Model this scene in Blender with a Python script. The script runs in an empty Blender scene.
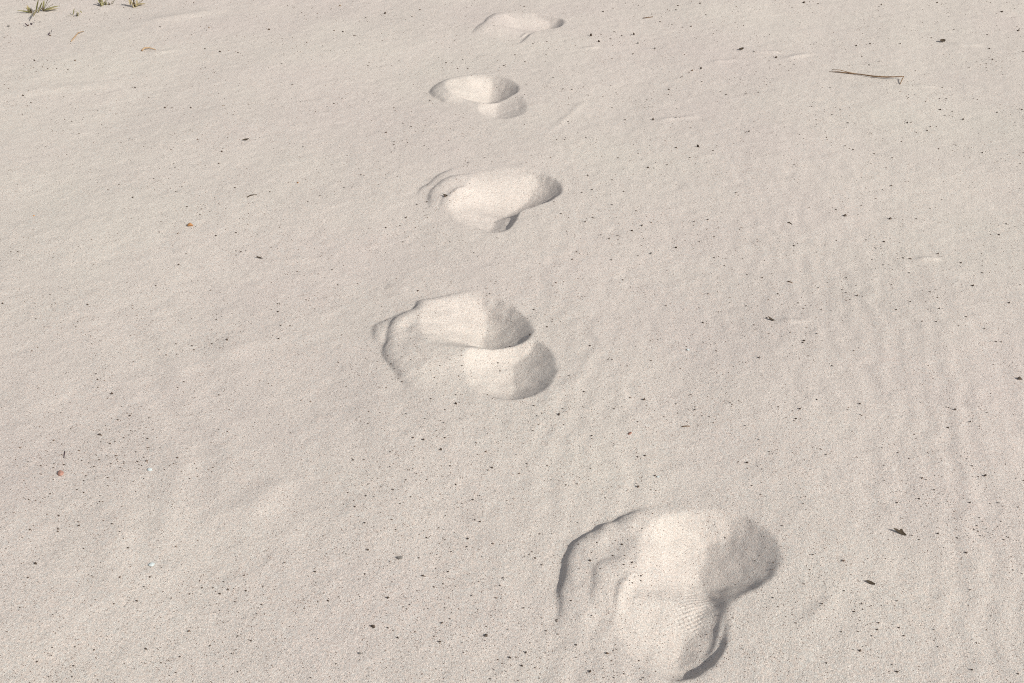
import bpy, bmesh, math, random
import numpy as np

R = math.radians
rng = np.random.default_rng(7)
random.seed(7)
scene = bpy.context.scene
C = scene.collection

# ------------------------------------------------------------------ camera
CAM_H, PITCH = 1.3, R(35.0)
FPX = 35.0 / 36.0 * 1024.0
cam_d = bpy.data.cameras.new('camera')
cam_d.lens = 35.0
cam_d.sensor_width = 36.0
cam_d.clip_start = 0.01
cam_d.clip_end = 2000.0
cam = bpy.data.objects.new('camera', cam_d)
C.objects.link(cam)
cam.location = (0, 0, CAM_H)
cam.rotation_euler = (math.pi / 2 - PITCH, 0, 0)
scene.camera = cam
scene.render.resolution_x, scene.render.resolution_y = 1024, 683

def at(px, py, z=0.0):
    """ground point seen at a pixel of the photograph (measuring help only)"""
    a = (px - 512.0) / FPX
    b = (341.5 - py) / FPX
    dy = math.cos(PITCH) + b * math.sin(PITCH)
    dz = -math.sin(PITCH) + b * math.cos(PITCH)
    t = (z - CAM_H) / dz
    return np.array([a * t, dy * t])

def px_size(p):
    """metres per pixel across the view at a ground point"""
    return math.sqrt(p[1] ** 2 + CAM_H ** 2) / FPX

# ------------------------------------------------------------------ light
SUN_EL, SUN_AZ = R(35.0), R(120.0)
SUN_STRENGTH, SKY_STRENGTH = 4.25, 0.112
sd = bpy.data.lights.new('sun', 'SUN')
sd.energy = SUN_STRENGTH
sd.angle = R(0.6)
sd.color = (1.0, 0.965, 0.885)
so = bpy.data.objects.new('sun', sd)
C.objects.link(so)
from mathutils import Vector
sv = Vector((math.sin(SUN_AZ) * math.cos(SUN_EL), math.cos(SUN_AZ) * math.cos(SUN_EL), math.sin(SUN_EL)))
so.rotation_euler = sv.to_track_quat('Z', 'Y').to_euler()
so.location = (2, -1, 3)
w = bpy.data.worlds.new('World')
scene.world = w
w.use_nodes = True
nt = w.node_tree
bg = nt.nodes['Background']
sky = nt.nodes.new('ShaderNodeTexSky')
sky.sky_type = 'NISHITA'
sky.sun_disc = False
sky.sun_elevation = SUN_EL
sky.sun_rotation = SUN_AZ
sky.dust_density = 2.0
sky.air_density = 1.0
hs = nt.nodes.new('ShaderNodeHueSaturation')      # thin white haze: paler sky than clear air
hs.inputs['Saturation'].default_value = 0.32
nt.links.new(sky.outputs[0], hs.inputs['Color'])
nt.links.new(hs.outputs[0], bg.inputs[0])
bg.inputs[1].default_value = SKY_STRENGTH
scene.view_settings.view_transform = 'Standard'
scene.view_settings.look = 'None'
scene.view_settings.exposure = 0
scene.cycles.use_denoising = DENOISE if 'DENOISE' in globals() else False
scene.cycles.pixel_filter_type = 'BLACKMAN_HARRIS'
scene.cycles.filter_width = 1.0
scene.cycles.max_bounces = 8
scene.cycles.diffuse_bounces = 6

# ------------------------------------------------------------------ materials
def new_mat(name):
    m = bpy.data.materials.new(name)
    m.use_nodes = True
    return m, m.node_tree, m.node_tree.nodes['Principled BSDF']

def sand_material():
    m, t, b = new_mat('dry_sand')
    N, L = t.nodes.new, t.links.new
    tc = N('ShaderNodeTexCoord')
    def noise(scale, detail=2.0, rough=0.5):
        n = N('ShaderNodeTexNoise')
        n.inputs['Scale'].default_value = scale
        n.inputs['Detail'].default_value = detail
        n.inputs['Roughness'].default_value = rough
        L(tc.outputs['Object'], n.inputs['Vector'])
        return n.outputs['Fac']
    def ramp(fac, stops):
        r = N('ShaderNodeValToRGB')
        e = r.color_ramp.elements
        while len(e) > 1:
            e.remove(e[-1])
        e[0].position, e[0].color = stops[0][0], stops[0][1]
        for p, c in stops[1:]:
            x = e.new(p)
            x.color = c
        L(fac, r.inputs['Fac'])
        return r.outputs['Color']
    def mix(kind, fac, a, c):
        n = N('ShaderNodeMix')
        n.data_type = 'RGBA'
        n.blend_type = kind
        if isinstance(fac, float):
            n.inputs['Factor'].default_value = fac
        else:
            L(fac, n.inputs['Factor'])
        L(a, n.inputs['A'])
        L(c, n.inputs['B'])
        return n.outputs['Result']
    g = lambda v: (v, v, v, 1)
    broad = ramp(noise(1.0, 4.0, 0.55), [(0.34, (0.570, 0.506, 0.468, 1)), (0.66, (0.588, 0.539, 0.486, 1))])
    patch = ramp(noise(9.0, 5.0, 0.6), [(0.3, g(0.98)), (0.7, g(1.015))])
    col = mix('MULTIPLY', 1.0, broad, patch)
    grain = ramp(noise(380.0, 4.0, 0.85), [(0.28, g(0.36)), (0.42, g(0.90)), (0.55, g(1.06)), (0.70, g(1.45))])
    col = mix('MULTIPLY', 1.0, col, grain)
    tint = ramp(noise(240.0, 2.0, 0.6), [(0.35, (1.03, 0.985, 0.965, 1)), (0.65, (0.97, 1.01, 1.03, 1))])
    col = mix('MULTIPLY', 1.0, col, tint)
    # single dark mineral grains
    v = N('ShaderNodeTexVoronoi')
    v.inputs['Scale'].default_value = 330.0
    v.inputs['Randomness'].default_value = 1.0
    L(tc.outputs['Object'], v.inputs['Vector'])
    near = N('ShaderNodeMath'); near.operation = 'LESS_THAN'; near.inputs[1].default_value = 0.30
    L(v.outputs['Distance'], near.inputs[0])
    sep = N('ShaderNodeSeparateColor'); L(v.outputs['Color'], sep.inputs[0])
    dens = noise(14.0, 3.0, 0.6)
    thr = N('ShaderNodeMapRange')
    thr.inputs['From Min'].default_value = 0.35; thr.inputs['From Max'].default_value = 0.7
    thr.inputs['To Min'].default_value = 0.07; thr.inputs['To Max'].default_value = 0.22
    L(dens, thr.inputs['Value'])
    pick = N('ShaderNodeMath'); pick.operation = 'LESS_THAN'
    L(sep.outputs[0], pick.inputs[0]); L(thr.outputs[0], pick.inputs[1])
    both = N('ShaderNodeMath'); both.operation = 'MULTIPLY'
    L(near.outputs[0], both.inputs[0]); L(pick.outputs[0], both.inputs[1])
    dark = N('ShaderNodeRGB'); dark.outputs[0].default_value = (0.22, 0.17, 0.145, 1)
    col = mix('MIX', both.outputs[0], col, dark.outputs[0])
    L(col, b.inputs['Base Color'])
    b.inputs['Roughness'].default_value = 0.92
    b.inputs['Specular IOR Level'].default_value = 0.15
    # grains and small pits
    h1 = noise(520.0, 3.0, 0.7)
    h2 = noise(110.0, 3.0, 0.6)
    bp1 = N('ShaderNodeBump'); bp1.inputs['Strength'].default_value = 1.0; bp1.inputs['Distance'].default_value = 0.0015
    L(h1, bp1.inputs['Height'])
    bp2 = N('ShaderNodeBump'); bp2.inputs['Strength'].default_value = 1.0; bp2.inputs['Distance'].default_value = 0.0013
    L(h2, bp2.inputs['Height']); L(bp1.outputs[0], bp2.inputs['Normal'])
    L(bp2.outputs[0], b.inputs['Normal'])
    return m

def plain(name, c1, c2, scale=300.0, rough=0.8, spec=0.2):
    m, t, b = new_mat(name)
    N, L = t.nodes.new, t.links.new
    tc = N('ShaderNodeTexCoord')
    n = N('ShaderNodeTexNoise')
    n.inputs['Scale'].default_value = scale
    n.inputs['Detail'].default_value = 3
    L(tc.outputs['Object'], n.inputs['Vector'])
    r = N('ShaderNodeValToRGB')
    r.color_ramp.elements[0].position = 0.35
    r.color_ramp.elements[1].position = 0.65
    r.color_ramp.elements[0].color = (*c1, 1)
    r.color_ramp.elements[1].color = (*c2, 1)
    L(n.outputs['Fac'], r.inputs['Fac'])
    L(r.outputs['Color'], b.inputs['Base Color'])
    bp = N('ShaderNodeBump'); bp.inputs['Strength'].default_value = 0.6; bp.inputs['Distance'].default_value = 0.0005
    L(n.outputs['Fac'], bp.inputs['Height']); L(bp.outputs[0], b.inputs['Normal'])
    b.inputs['Roughness'].default_value = rough
    b.inputs['Specular IOR Level'].default_value = spec
    return m

SAND = sand_material()
DARK = plain('dark_grain_surface', (0.045, 0.034, 0.027), (0.12, 0.09, 0.07))
FINE = plain('fine_grain_surface', (0.075, 0.055, 0.045), (0.20, 0.15, 0.12))
BROWN = plain('brown_scrap_surface', (0.10, 0.065, 0.045), (0.22, 0.15, 0.10))
TAN = plain('tan_scrap_surface', (0.30, 0.20, 0.12), (0.42, 0.31, 0.20))
GREY = plain('grey_stone_surface', (0.13, 0.12, 0.11), (0.26, 0.24, 0.22))
ORANGE = plain('orange_shell_surface', (0.33, 0.15, 0.06), (0.48, 0.27, 0.13))
REDPEB = plain('red_pebble_surface', (0.28, 0.14, 0.11), (0.42, 0.25, 0.20))
SHELL = plain('white_shell_surface', (0.45, 0.50, 0.50), (0.58, 0.63, 0.63), rough=0.35, spec=0.5)
LEAF = plain('dry_leaf_surface', (0.035, 0.028, 0.022), (0.10, 0.075, 0.05))
TWIG = plain('twig_bark', (0.15, 0.09, 0.055), (0.29, 0.195, 0.12), 120)
STRAW = plain('straw_surface', (0.30, 0.20, 0.12), (0.42, 0.30, 0.19), 120)
GREEN = plain('grass_blade_surface', (0.15, 0.145, 0.06), (0.27, 0.24, 0.12), 60)
DRYGRASS = plain('dry_blade_surface', (0.24, 0.19, 0.10), (0.38, 0.32, 0.19), 60)
STEMM = plain('plant_stem_surface', (0.05, 0.035, 0.025), (0.11, 0.08, 0.05), 120)
PURPLE = plain('dark_plant_and_shadow_surface', (0.035, 0.020, 0.032), (0.08, 0.05, 0.06), 90)  # withered weeds and purple stick, also the clumps that imitate shadow

# ------------------------------------------------------------------ terrain as a height function
def waves(n, lmin, lmax, amp, seed, ang=None, spread=math.pi):
    g = np.random.default_rng(seed)
    lam = np.exp(g.uniform(math.log(lmin), math.log(lmax), n))
    a = g.uniform(-spread, spread, n) + (0 if ang is None else ang)
    ph = g.uniform(0, 2 * math.pi, n)
    k = 2 * math.pi / lam
    am = amp * (lam / lmax) / math.sqrt(n)
    return list(zip(k * np.cos(a), k * np.sin(a), ph, am))
W_BIG = waves(14, 0.5, 1.8, 0.007, 3)
W_MID = waves(26, 0.10, 0.42, 0.0014, 4)
W_SMALL = waves(34, 0.022, 0.085, 0.0006, 5)
W_WARP = waves(10, 0.2, 0.9, 0.10, 6)
W_WARP2 = waves(10, 0.06, 0.25, 0.02, 8)
W_MASK = waves(8, 0.4, 1.3, 1.9, 9)

def wsum(ws, x, y):
    o = np.zeros_like(x)
    for kx, ky, p, a in ws:
        o += a * np.sin(kx * x + ky * y + p)
    return o

def catmull(pts, n, closed):
    P = np.asarray(pts, float)
    m = len(P)
    out = []
    segs = m if closed else m - 1
    for i in range(segs):
        g = (lambda j: P[j % m]) if closed else (lambda j: P[min(max(j, 0), m - 1)])
        p0, p1, p2, p3 = g(i - 1), g(i), g(i + 1), g(i + 2)
        for s in range(n):
            t = s / n
            out.append(0.5 * (2 * p1 + (p2 - p0) * t + (2 * p0 - 5 * p1 + 4 * p2 - p3) * t * t + (3 * p1 - p0 - 3 * p2 + p3) * t ** 3))
    if not closed:
        out.append(P[-1])
    return np.array(out)

def inside(poly, x, y):
    r = np.zeros(x.shape, bool)
    n = len(poly)
    for i in range(n):
        x1, y1 = poly[i][:2]
        x2, y2 = poly[(i + 1) % n][:2]
        c = (y1 > y) != (y2 > y)
        xi = (x2 - x1) * (y - y1) / (y2 - y1 if y2 != y1 else 1e-9) + x1
        r ^= c & (x < xi)
    return r

def blur(a, sig):
    r = int(3 * sig + 1)
    k = np.exp(-0.5 * (np.arange(-r, r + 1) / sig) ** 2)
    k /= k.sum()
    for ax in (0, 1):
        pad = [(0, 0), (0, 0)]
        pad[ax] = (r, r)
        b = np.pad(a, pad, mode='edge')
        o = np.zeros_like(a)
        for i, kk in enumerate(k):
            sl = [slice(None), slice(None)]
            sl[ax] = slice(i, i + a.shape[ax])
            o += kk * b[tuple(sl)]
        a = o
    return a

def line_info(pl, x, y):
    """nearest distance to a polyline, side sign and position 0..1 along it"""
    best = np.full(x.shape, 1e9)
    side = np.zeros(x.shape)
    tpos = np.zeros(x.shape)
    d = np.hypot(*(pl[1:] - pl[:-1]).T)
    cum = np.concatenate([[0], np.cumsum(d)])
    for i in range(len(pl) - 1):
        a, b = pl[i], pl[i + 1]
        v = b - a
        l2 = max((v ** 2).sum(), 1e-12)
        t = np.clip(((x - a[0]) * v[0] + (y - a[1]) * v[1]) / l2, 0, 1)
        dx, dy = x - a[0] - t * v[0], y - a[1] - t * v[1]
        dd = np.hypot(dx, dy)
        m = dd < best
        best = np.where(m, dd, best)
        side = np.where(m, np.sign(v[0] * dy - v[1] * dx), side)
        tpos = np.where(m, (cum[i] + t * d[i]) / cum[-1], tpos)
    return best, side, tpos

STEP = 0.0018
class Print:
    """one trodden hollow: local height grid, later blended into the terrain"""
    def __init__(s, org, scale, lobes, bulges, ridges=(), tread=None, blur_mm=3.4, seed=1):
        s.pt = lambda u, v: at(org[0] + u / scale, org[1] + v / scale)
        s.lobes = [np.array([[*s.pt(u, v), sl] for u, v, sl in lb[0]]) for lb in lobes]
        allp = np.vstack([l[:, :2] for l in s.lobes] + [np.array([s.pt(u, v) for u, v in b[0]]) for b in bulges])
        mg = 0.09
        s.x0, s.y0 = allp.min(0) - mg
        s.x1, s.y1 = allp.max(0) + mg
        nx, ny = int((s.x1 - s.x0) / STEP) + 2, int((s.y1 - s.y0) / STEP) + 2
        X, Y = np.meshgrid(s.x0 + STEP * np.arange(nx), s.y0 + STEP * np.arange(ny))
        s.nx, s.ny = nx, ny
        s.center = np.vstack([l[:, :2] for l in s.lobes]).mean(0)
        g = np.random.default_rng(seed)
        hole = np.zeros_like(X)
        wob = waves(16, 0.012, 0.06, 0.0024, seed + 50)
        Xw, Yw = X + wsum(wob, X, Y), Y + wsum(wob, Y + 3, X)
        for l, (_, cap, term, sl_left) in zip(s.lobes, lobes):
            o = catmull(l, 7, True)
            ins = inside(o, Xw, Yw)
            # sides: a short crumbled lip, then sand at rest
            d = np.full(X.shape, 1e9)
            for bx, by, sl in o:
                dd = np.hypot(Xw - bx, Yw - by)
                ex = max(0.0, sl - 0.42)
                d = np.minimum(d, dd * (0.45 + 0.5 * sl if sl >= 0.3 else 2.0 * sl) + 0.013 * ex * (1 - np.exp(-dd / 0.008)))
            # floor: the foot slid in from one side, so a long slope meets a shorter one along the keel
            ny_, rowy = s.ny, s.y0 + STEP * np.arange(s.ny)
            xl, xr = np.full(ny_, np.nan), np.full(ny_, np.nan)
            n = len(o)
            for q in range(n):
                a, b = o[q], o[(q + 1) % n]
                lo, hi = min(a[1], b[1]), max(a[1], b[1])
                m = (rowy >= lo) & (rowy < hi)
                if m.any():
                    xx = a[0] + (rowy[m] - a[1]) * (b[0] - a[0]) / (b[1] - a[1])
                    xl[m] = np.fmin(xl[m], xx)
                    xr[m] = np.fmax(xr[m], xx)
            ok = ~np.isnan(xl)
            ii = np.arange(ny_)
            xl, xr = np.interp(ii, ii[ok], xl[ok]), np.interp(ii, ii[ok], xr[ok])
            tp = catmull([s.pt(u, v) for u, v in term], 6, False)
            tp = tp[np.argsort(tp[:, 1])]
            xt = np.interp(rowy, tp[:, 1], tp[:, 0])
            xt = xt + 0.004 * np.interp(rowy, np.linspace(rowy[0], rowy[-1], 24), g.normal(0, 1, 24))
            wdt = np.maximum(xr - xl, 1e-4)
            xt = np.clip(xt, xl + 0.15 * wdt, xr - 0.12 * wdt)
            dt = np.minimum(1.12 * sl_left * (xt - xl), cap)
            dt = np.minimum(dt, (0.44 if cap > 0.04 else 0.37) * (xr - xt))
            kk = np.exp(-0.5 * (np.arange(-24, 25) / 8.0) ** 2); kk /= kk.sum()
            dt = np.convolve(np.pad(dt, 24, mode='edge'), kk, 'valid')
            XL, XR, XT, DT = (v[:, None] for v in (xl, xr, xt, dt))
            ul = np.clip((Xw - XL) / (XT - XL), 0, 1)
            ur = np.clip((XR - Xw) / (XR - XT), 0, 1)
            right = 0.26 * ur + 0.74 * (1 - (1 - ur) ** 2)
            ul = 0.78 * ul + 0.22 * (1 - (1 - ul) ** 2)
            row = DT * np.where(Xw < XT, ul, right)
            d = np.minimum(d, row)
            hole = np.maximum(hole, np.where(ins, np.maximum(d, 0), 0))
        bul = np.zeros_like(X)
        for pl, h, wd, ln in bulges:
            p = catmull([s.pt(u, v) for u, v in pl], 6, False)
            dist, side, t = line_info(p, Xw, Yw)
            _, sc, _ = line_info(p, np.array([s.center[0]]), np.array([s.center[1]]))
            inn = side * sc[0] > 0
            tap = np.clip(np.minimum(t, 1 - t) / 0.24, 0, 1)
            tap = blur(tap * tap * (3 - 2 * tap), 9)
            bul += np.where(inn, h * tap * (1 - np.exp(-dist / wd)) * np.exp(-(dist / ln) ** 4), 0)
        rid = np.zeros_like(X)
        for pl, h, sg in ridges:
            p = catmull([s.pt(u, v) for u, v in pl], 6, False)
            dist, side, t = line_info(p, X, Y)
            tap = np.clip(np.minimum(t, 1 - t) / 0.25, 0, 1)
            rid += h * tap * np.exp(-0.5 * (dist / sg) ** 2)
        if tread:
            (a, b_, c_), hh, lam = tread
            pa, pb, pc = s.pt(*a), s.pt(*b_), s.pt(*c_)
            u, v = (pb - pa), (pc - pa)
            det = u[0] * v[1] - u[1] * v[0]
            fx, fy = X - pa[0], Y - pa[1]
            uu = (fx * v[1] - fy * v[0]) / det
            vv = (u[0] * fy - u[1] * fx) / det
            def win(q):
                e = np.clip(np.minimum(q, 1 - q) / 0.14, 0, 1)
                return e * e * (3 - 2 * e)
            lu, lv = np.hypot(*u), np.hypot(*v)
            pat = np.cos(2 * math.pi * uu * lu / lam) * np.cos(2 * math.pi * vv * lv / lam)
            rid += hh * win(uu) * win(vv) * pat
        h = blur(bul, 1.4) - blur(hole, blur_mm / 1000 / STEP) + blur(rid, 0.7)
        # loose crumbs and slid sand inside the disturbed area
        lump = wsum(waves(40, 0.010, 0.05, 0.0032, seed + 90), X, Y)
        dist_mask = np.clip(np.abs(blur(np.maximum(hole, bul), 3)) / 0.008, 0, 1)
        h += lump * dist_mask * 0.13
        ed = np.clip(np.minimum(np.minimum(X - s.x0, s.x1 - X), np.minimum(Y - s.y0, s.y1 - Y)) / 0.03, 0, 1)
        s.h = h * ed
        s.hole = blur(hole, 1.5)
        s.bul = blur(bul, 1.5) * ed
    def sample(s, arr, x, y):
        o = np.zeros_like(x)
        m = (x > s.x0) & (x < s.x0 + STEP * (s.nx - 1.01)) & (y > s.y0) & (y < s.y0 + STEP * (s.ny - 1.01))
        if m.any():
            fx, fy = (x[m] - s.x0) / STEP, (y[m] - s.y0) / STEP
            i, j = fx.astype(int), fy.astype(int)
            fx, fy = fx - i, fy - j
            o[m] = (arr[j, i] * (1 - fx) * (1 - fy) + arr[j, i + 1] * fx * (1 - fy) + arr[j + 1, i] * (1 - fx) * fy + arr[j + 1, i + 1] * fx * fy)
        return o

P1 = Print((530, 480), 3.363,
    [([(283, 440, .48), (300, 375, .48), (343, 325, .48), (364, 280, .50), (369, 232, .50), (385, 180, .50), (430, 132, .46), (500, 107, .42), (600, 102, .36),
       (690, 110, .32), (760, 143, .36), (815, 190, .44), (845, 243, .55), (840, 295, .80), (800, 338, .80), (740, 372, .60), (690, 400, .38), (664, 440, .42),
       (664, 490, .52), (655, 550, .8), (622, 612, 1.1), (560, 652, 1.1), (490, 663, .80), (430, 648, .50), (360, 602, .46), (310, 545, .46), (286, 485, .48)], .036,
       [(650, 95), (620, 140), (594, 195), (588, 250), (580, 300), (594, 335), (604, 360), (575, 430), (545, 480), (515, 540), (504, 580), (515, 620), (560, 658)], .36)],
    [([(90, 525), (95, 470), (97, 400), (103, 325), (116, 262), (147, 212), (200, 175), (260, 146), (320, 117), (380, 95), (470, 83)], .016, .028, .24),
     ([(90, 500), (95, 470), (97, 400), (103, 325), (116, 262), (147, 212), (200, 175), (260, 146), (320, 117), (380, 95), (450, 84)], .0055, .0035, .040),
     ([(200, 430), (205, 370), (220, 310), (250, 283), (300, 275), (345, 278)], .005, .006, .045),
     ([(280, 440), (284, 395), (304, 352), (350, 318)], .004, .003, .02),
     ([(668, 480), (660, 540), (640, 590), (600, 632), (540, 658), (470, 666), (400, 645)], -.0075, .006, .028)],
    [([(650, 430), (640, 485), (628, 535), (600, 574), (555, 592)], .0026, .0038), ([(540, 322), (585, 330), (640, 362)], .0022, .0045)],
    (((475, 480), (528, 340), (575, 500)), .0026, .0098), seed=11)
P2 = Print((340, 260), 3.938,
    [([(322, 235, .40), (345, 180, .40), (400, 148, .38), (480, 132, .36), (560, 138, .34), (640, 160, .36), (700, 196, .42), (748, 248, .55),
       (760, 292, .80), (730, 322, .95), (660, 340, 1.0), (570, 360, .60), (470, 362, .30), (380, 356, .24), (335, 318, .30), (320, 275, .38)], .06,
       [(610, 130), (574, 170), (566, 230), (566, 300), (575, 365)], .30),
     ([(490, 420, .30), (510, 365, .30), (560, 335, .30), (640, 320, .32), (720, 312, .36), (778, 320, .42), (825, 360, .50), (852, 420, .60), (838, 482, .80),
       (792, 527, .95), (720, 552, .90), (640, 555, .60), (560, 535, .34), (505, 490, .28)], .06,
       [(740, 312), (698, 360), (684, 440), (680, 500), (650, 558)], .27)],
    [([(350, 565), (290, 525), (245, 485), (205, 430), (168, 375), (180, 320), (192, 270), (215, 235), (290, 190), (310, 160), (400, 142), (480, 126), (560, 108)], .013, .030, .26),
     ([(300, 535), (245, 485), (205, 430), (168, 375), (180, 320), (192, 270), (215, 235), (290, 190), (310, 160), (400, 142), (480, 126), (540, 112)], .0045, .0035, .035),
     ([(165, 345), (128, 305), (130, 265), (150, 245), (220, 215), (285, 188)], .008, .009, .06)], (), seed=12)
P3 = Print((410, 160), 6.4,
    [([(247, 300, .48), (262, 245, .48), (300, 212, .46), (352, 190, .46), (372, 160, .46), (410, 125, .44), (460, 95, .40), (560, 70, .34), (660, 64, .30),
       (760, 72, .30), (850, 90, .34), (930, 125, .44), (972, 172, .60), (965, 215, .80), (900, 255, .90), (800, 292, .80), (720, 318, .75), (692, 345, .80),
       (670, 395, .90), (630, 440, 1.0), (585, 457, .70), (490, 460, .40), (380, 425, .40), (300, 380, .42), (256, 340, .46)], .06,
       [(880, 60), (840, 100), (790, 150), (725, 190), (655, 240), (590, 295), (540, 345), (515, 390), (505, 445)], .26)],
    [([(42, 240), (48, 205), (70, 178), (130, 145), (170, 105), (230, 80), (310, 48)], .007, .009, .08),
     ([(125, 330), (112, 265), (115, 225), (150, 190), (200, 150), (260, 125), (350, 105), (450, 85)], .009, .010, .14),
     ([(185, 330), (192, 290), (215, 255), (250, 230), (300, 200), (370, 178)], .004, .006, .05),
     ([(720, 305), (692, 345), (670, 395), (630, 440), (570, 462)], -.006, .007, .028)], (), seed=13)
P4 = Print((420, 0), 5.4625,
    [([(143, 470, .38), (180, 432, .38), (260, 410, .34), (350, 405, .32), (440, 418, .34), (510, 443, .44), (540, 478, .62), (520, 512, .85),
       (430, 550, .90), (365, 562, .60), (280, 552, .30), (190, 534, .30), (150, 502, .36)], .06,
       [(430, 400), (395, 440), (370, 490), (352, 540), (350, 562)], .28),
     ([(315, 590, .28), (360, 545, .28), (440, 520, .3), (520, 505, .36), (568, 542, .50), (586, 582, .64), (560, 622, .8), (490, 645, .6), (420, 645, .34), (350, 628, .26)], .05,
       [(465, 500), (428, 560), (416, 600), (420, 650)], .28)],
    [([(200, 585), (120, 552), (62, 518), (58, 485), (95, 453), (150, 430), (260, 405), (370, 392)], .018, .020, .18)], (), seed=14)
P5 = Print((420, 0), 5.4625,
    [([(352, 160, .42), (375, 120, .42), (430, 96, .36), (520, 80, .30), (620, 78, .30), (710, 90, .32), (772, 103, .50), (788, 126, .70), (762, 148, .80),
       (690, 164, .70), (620, 182, .65), (592, 205, .70), (550, 237, .60), (490, 242, .36), (420, 222, .34), (368, 192, .38)], .055,
       [(730, 75), (705, 108), (686, 138), (655, 166), (590, 186), (558, 215), (540, 244)], .21)],
    [([(275, 195), (305, 158), (350, 120), (380, 90), (430, 73), (520, 68)], .011, .016, .16)],
    [([(590, 172), (552, 205)], .004, .006)], seed=15)
PRINTS = [P1, P2, P3, P4, P5]

# wind-laid ridges and tails: pixel polyline, height, half width
RIDGES = [([(836, 575), (831, 597), (818, 612), (792, 637)], .0018, .009),
          ([(586, 100), (567, 117), (550, 133)], .0022, .010),
          ([(905, 86), (925, 87), (950, 89)], .0035, .008),
          ([(947, 43), (965, 45), (985, 46)], .005, .010),
          ([(745, 51), (765, 52), (785, 51)], .004, .009),
          ([(706, 62), (720, 61), (738, 60)], .003, .009),
          ([(655, 120), (680, 118), (700, 116)], .003, .009),
          ([(780, 60), (795, 56), (815, 53)], .004, .011),
          ([(915, 259), (925, 259), (942, 259)], .004, .006),
          ([(776, 321), (790, 322), (812, 322)], .003, .007),
          ([(262, 259), (290, 259), (330, 258)], .0015, .010),
          ([(145, 51), (160, 53), (178, 50)], .004, .014),
          ([(540, 415), (580, 372), (597, 345)], .002, .016),
          ([(385, 285), (395, 287), (408, 290)], .003, .010),
          ([(578, 49), (590, 48), (600, 47)], .004, .010),
          ([(235, 520), (260, 500), (290, 475)], .0045, .022),
          ([(195, 355), (240, 345), (300, 330)], .003, .03),
          ([(130, 25), (170, 18), (230, 8)], .005, .03),
          ([(0, 95), (60, 88), (120, 84)], .004, .03)]
RL = [(catmull([at(*q) for q in pl], 5, False), h, s) for pl, h, s in RIDGES]

def base_height(x, y):
    h = wsum(W_BIG, x, y) + wsum(W_MID, x, y) + wsum(W_SMALL, x, y)
    # wind ripples: crests run away from the viewer, strongest towards the right of the path
    wx = x + 0.03 * np.sin(2.1 * y + 0.5) + wsum(W_WARP, x, y) * 0.16 + wsum(W_WARP2, x, y) * 0.8 - 0.24 * y
    rp = np.sin(2 * math.pi * wx / 0.050) + 0.55 * np.sin(2 * math.pi * (wx + wsum(W_WARP2, x + 2, y) * 0.4) / 0.073 + 1.3)
    mask = 1 / (1 + np.exp(-(x - 0.05) / 0.07)) * (0.80 + 0.35 * wsum(W_MASK, x, y) + 26 * wsum(W_WARP2, x, y + 3)).clip(0.1, 1.4) / (1 + np.exp((x - 0.95) / 0.2))
    mask = mask * np.exp(-(np.maximum(y - 1.2, 0) / 1.6) ** 2)
    h += 0.00050 * rp * mask
    # faint oblique undulation to the left of the path
    wl = 0.80 * x + 0.60 * y + wsum(W_WARP, x + 4, y) * 0.8
    ml = 1 / (1 + np.exp((x + 0.15) / 0.15)) * np.exp(-((y - 1.5) / 0.9) ** 2)
    h += 0.0010 * np.sin(2 * math.pi * wl / 0.14) * ml
    fade = np.exp(-np.maximum(np.hypot(x, y - 2.5) - 8, 0) / 40)
    h = h * fade
    far = np.maximum(np.hypot(x, y) - 15, 0)
    h += 0.35 * np.sin(x / 23 + 1) * np.sin(y / 31) * (1 - np.exp(-far / 30))
    for pl, hh, sg in RL:
        lo, hi = pl.min(0) - 5 * sg, pl.max(0) + 5 * sg
        m = (x > lo[0]) & (x < hi[0]) & (y > lo[1]) & (y < hi[1])
        if m.any():
            dd, sd_, t = line_info(pl, x[m], y[m])
            tap = np.clip(np.minimum(t, 1 - t) / 0.3, 0, 1)
            h[m] += hh * tap * np.exp(-0.5 * (dd / sg) ** 2)
    return h

def height(x, y):
    x = np.atleast_1d(np.asarray(x, float)).copy()
    y = np.atleast_1d(np.asarray(y, float)).copy()
    h = base_height(x, y)
    for p in PRINTS:
        h += p.sample(p.h, x, y)
    return h

def ground_at(px, py):
    z = 0.0
    for _ in range(5):
        p = at(px, py, z)
        z = 0.5 * z + 0.5 * float(height(p[0], p[1])[0])
    p = at(px, py, z)
    return np.array([p[0], p[1], float(height(p[0], p[1])[0])])

# ------------------------------------------------------------------ the sand sheet, fine where the prints are
def axis(pts):
    """pts: (position, spacing) knots -> graded coordinates"""
    out = [pts[0][0]]
    i = 0
    while out[-1] < pts[-1][0]:
        v = out[-1]
        while i < len(pts) - 2 and v >= pts[i + 1][0]:
            i += 1
        a, b = pts[i], pts[i + 1]
        t = min(max((v - a[0]) / (b[0] - a[0]), 0), 1)
        out.append(v + a[1] * (b[1] / a[1]) ** t)
    return np.array(out)
xs = axis([(-600, 90), (-40, 6), (-6, .3), (-3.2, .02), (-1.6, .008), (-.5, .0030), (.05, .0030), (.12, .0021), (.42, .0021), (.5, .0030), (.75, .0033), (1.7, .007), (3.2, .02), (6, .3), (40, 6), (600, 90)])
ys = axis([(-300, 60), (-20, 4), (-1, .25), (.5, .02), (.85, .0030), (.95, .0022), (1.2, .0022), (1.3, .0031), (1.8, .0034), (3.0, .0060), (4.6, .010), (5.4, .03), (8, .3), (40, 6), (600, 90)])
NX, NY = len(xs), len(ys)
GX, GY = np.meshgrid(xs, ys)
print('sand grid', NX, NY, NX * NY)
GZ = height(GX.ravel(), GY.ravel()).reshape(NY, NX)
dzdx = np.gradient(GZ, xs, axis=1)
dzdy = np.gradient(GZ, ys, axis=0)
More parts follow.
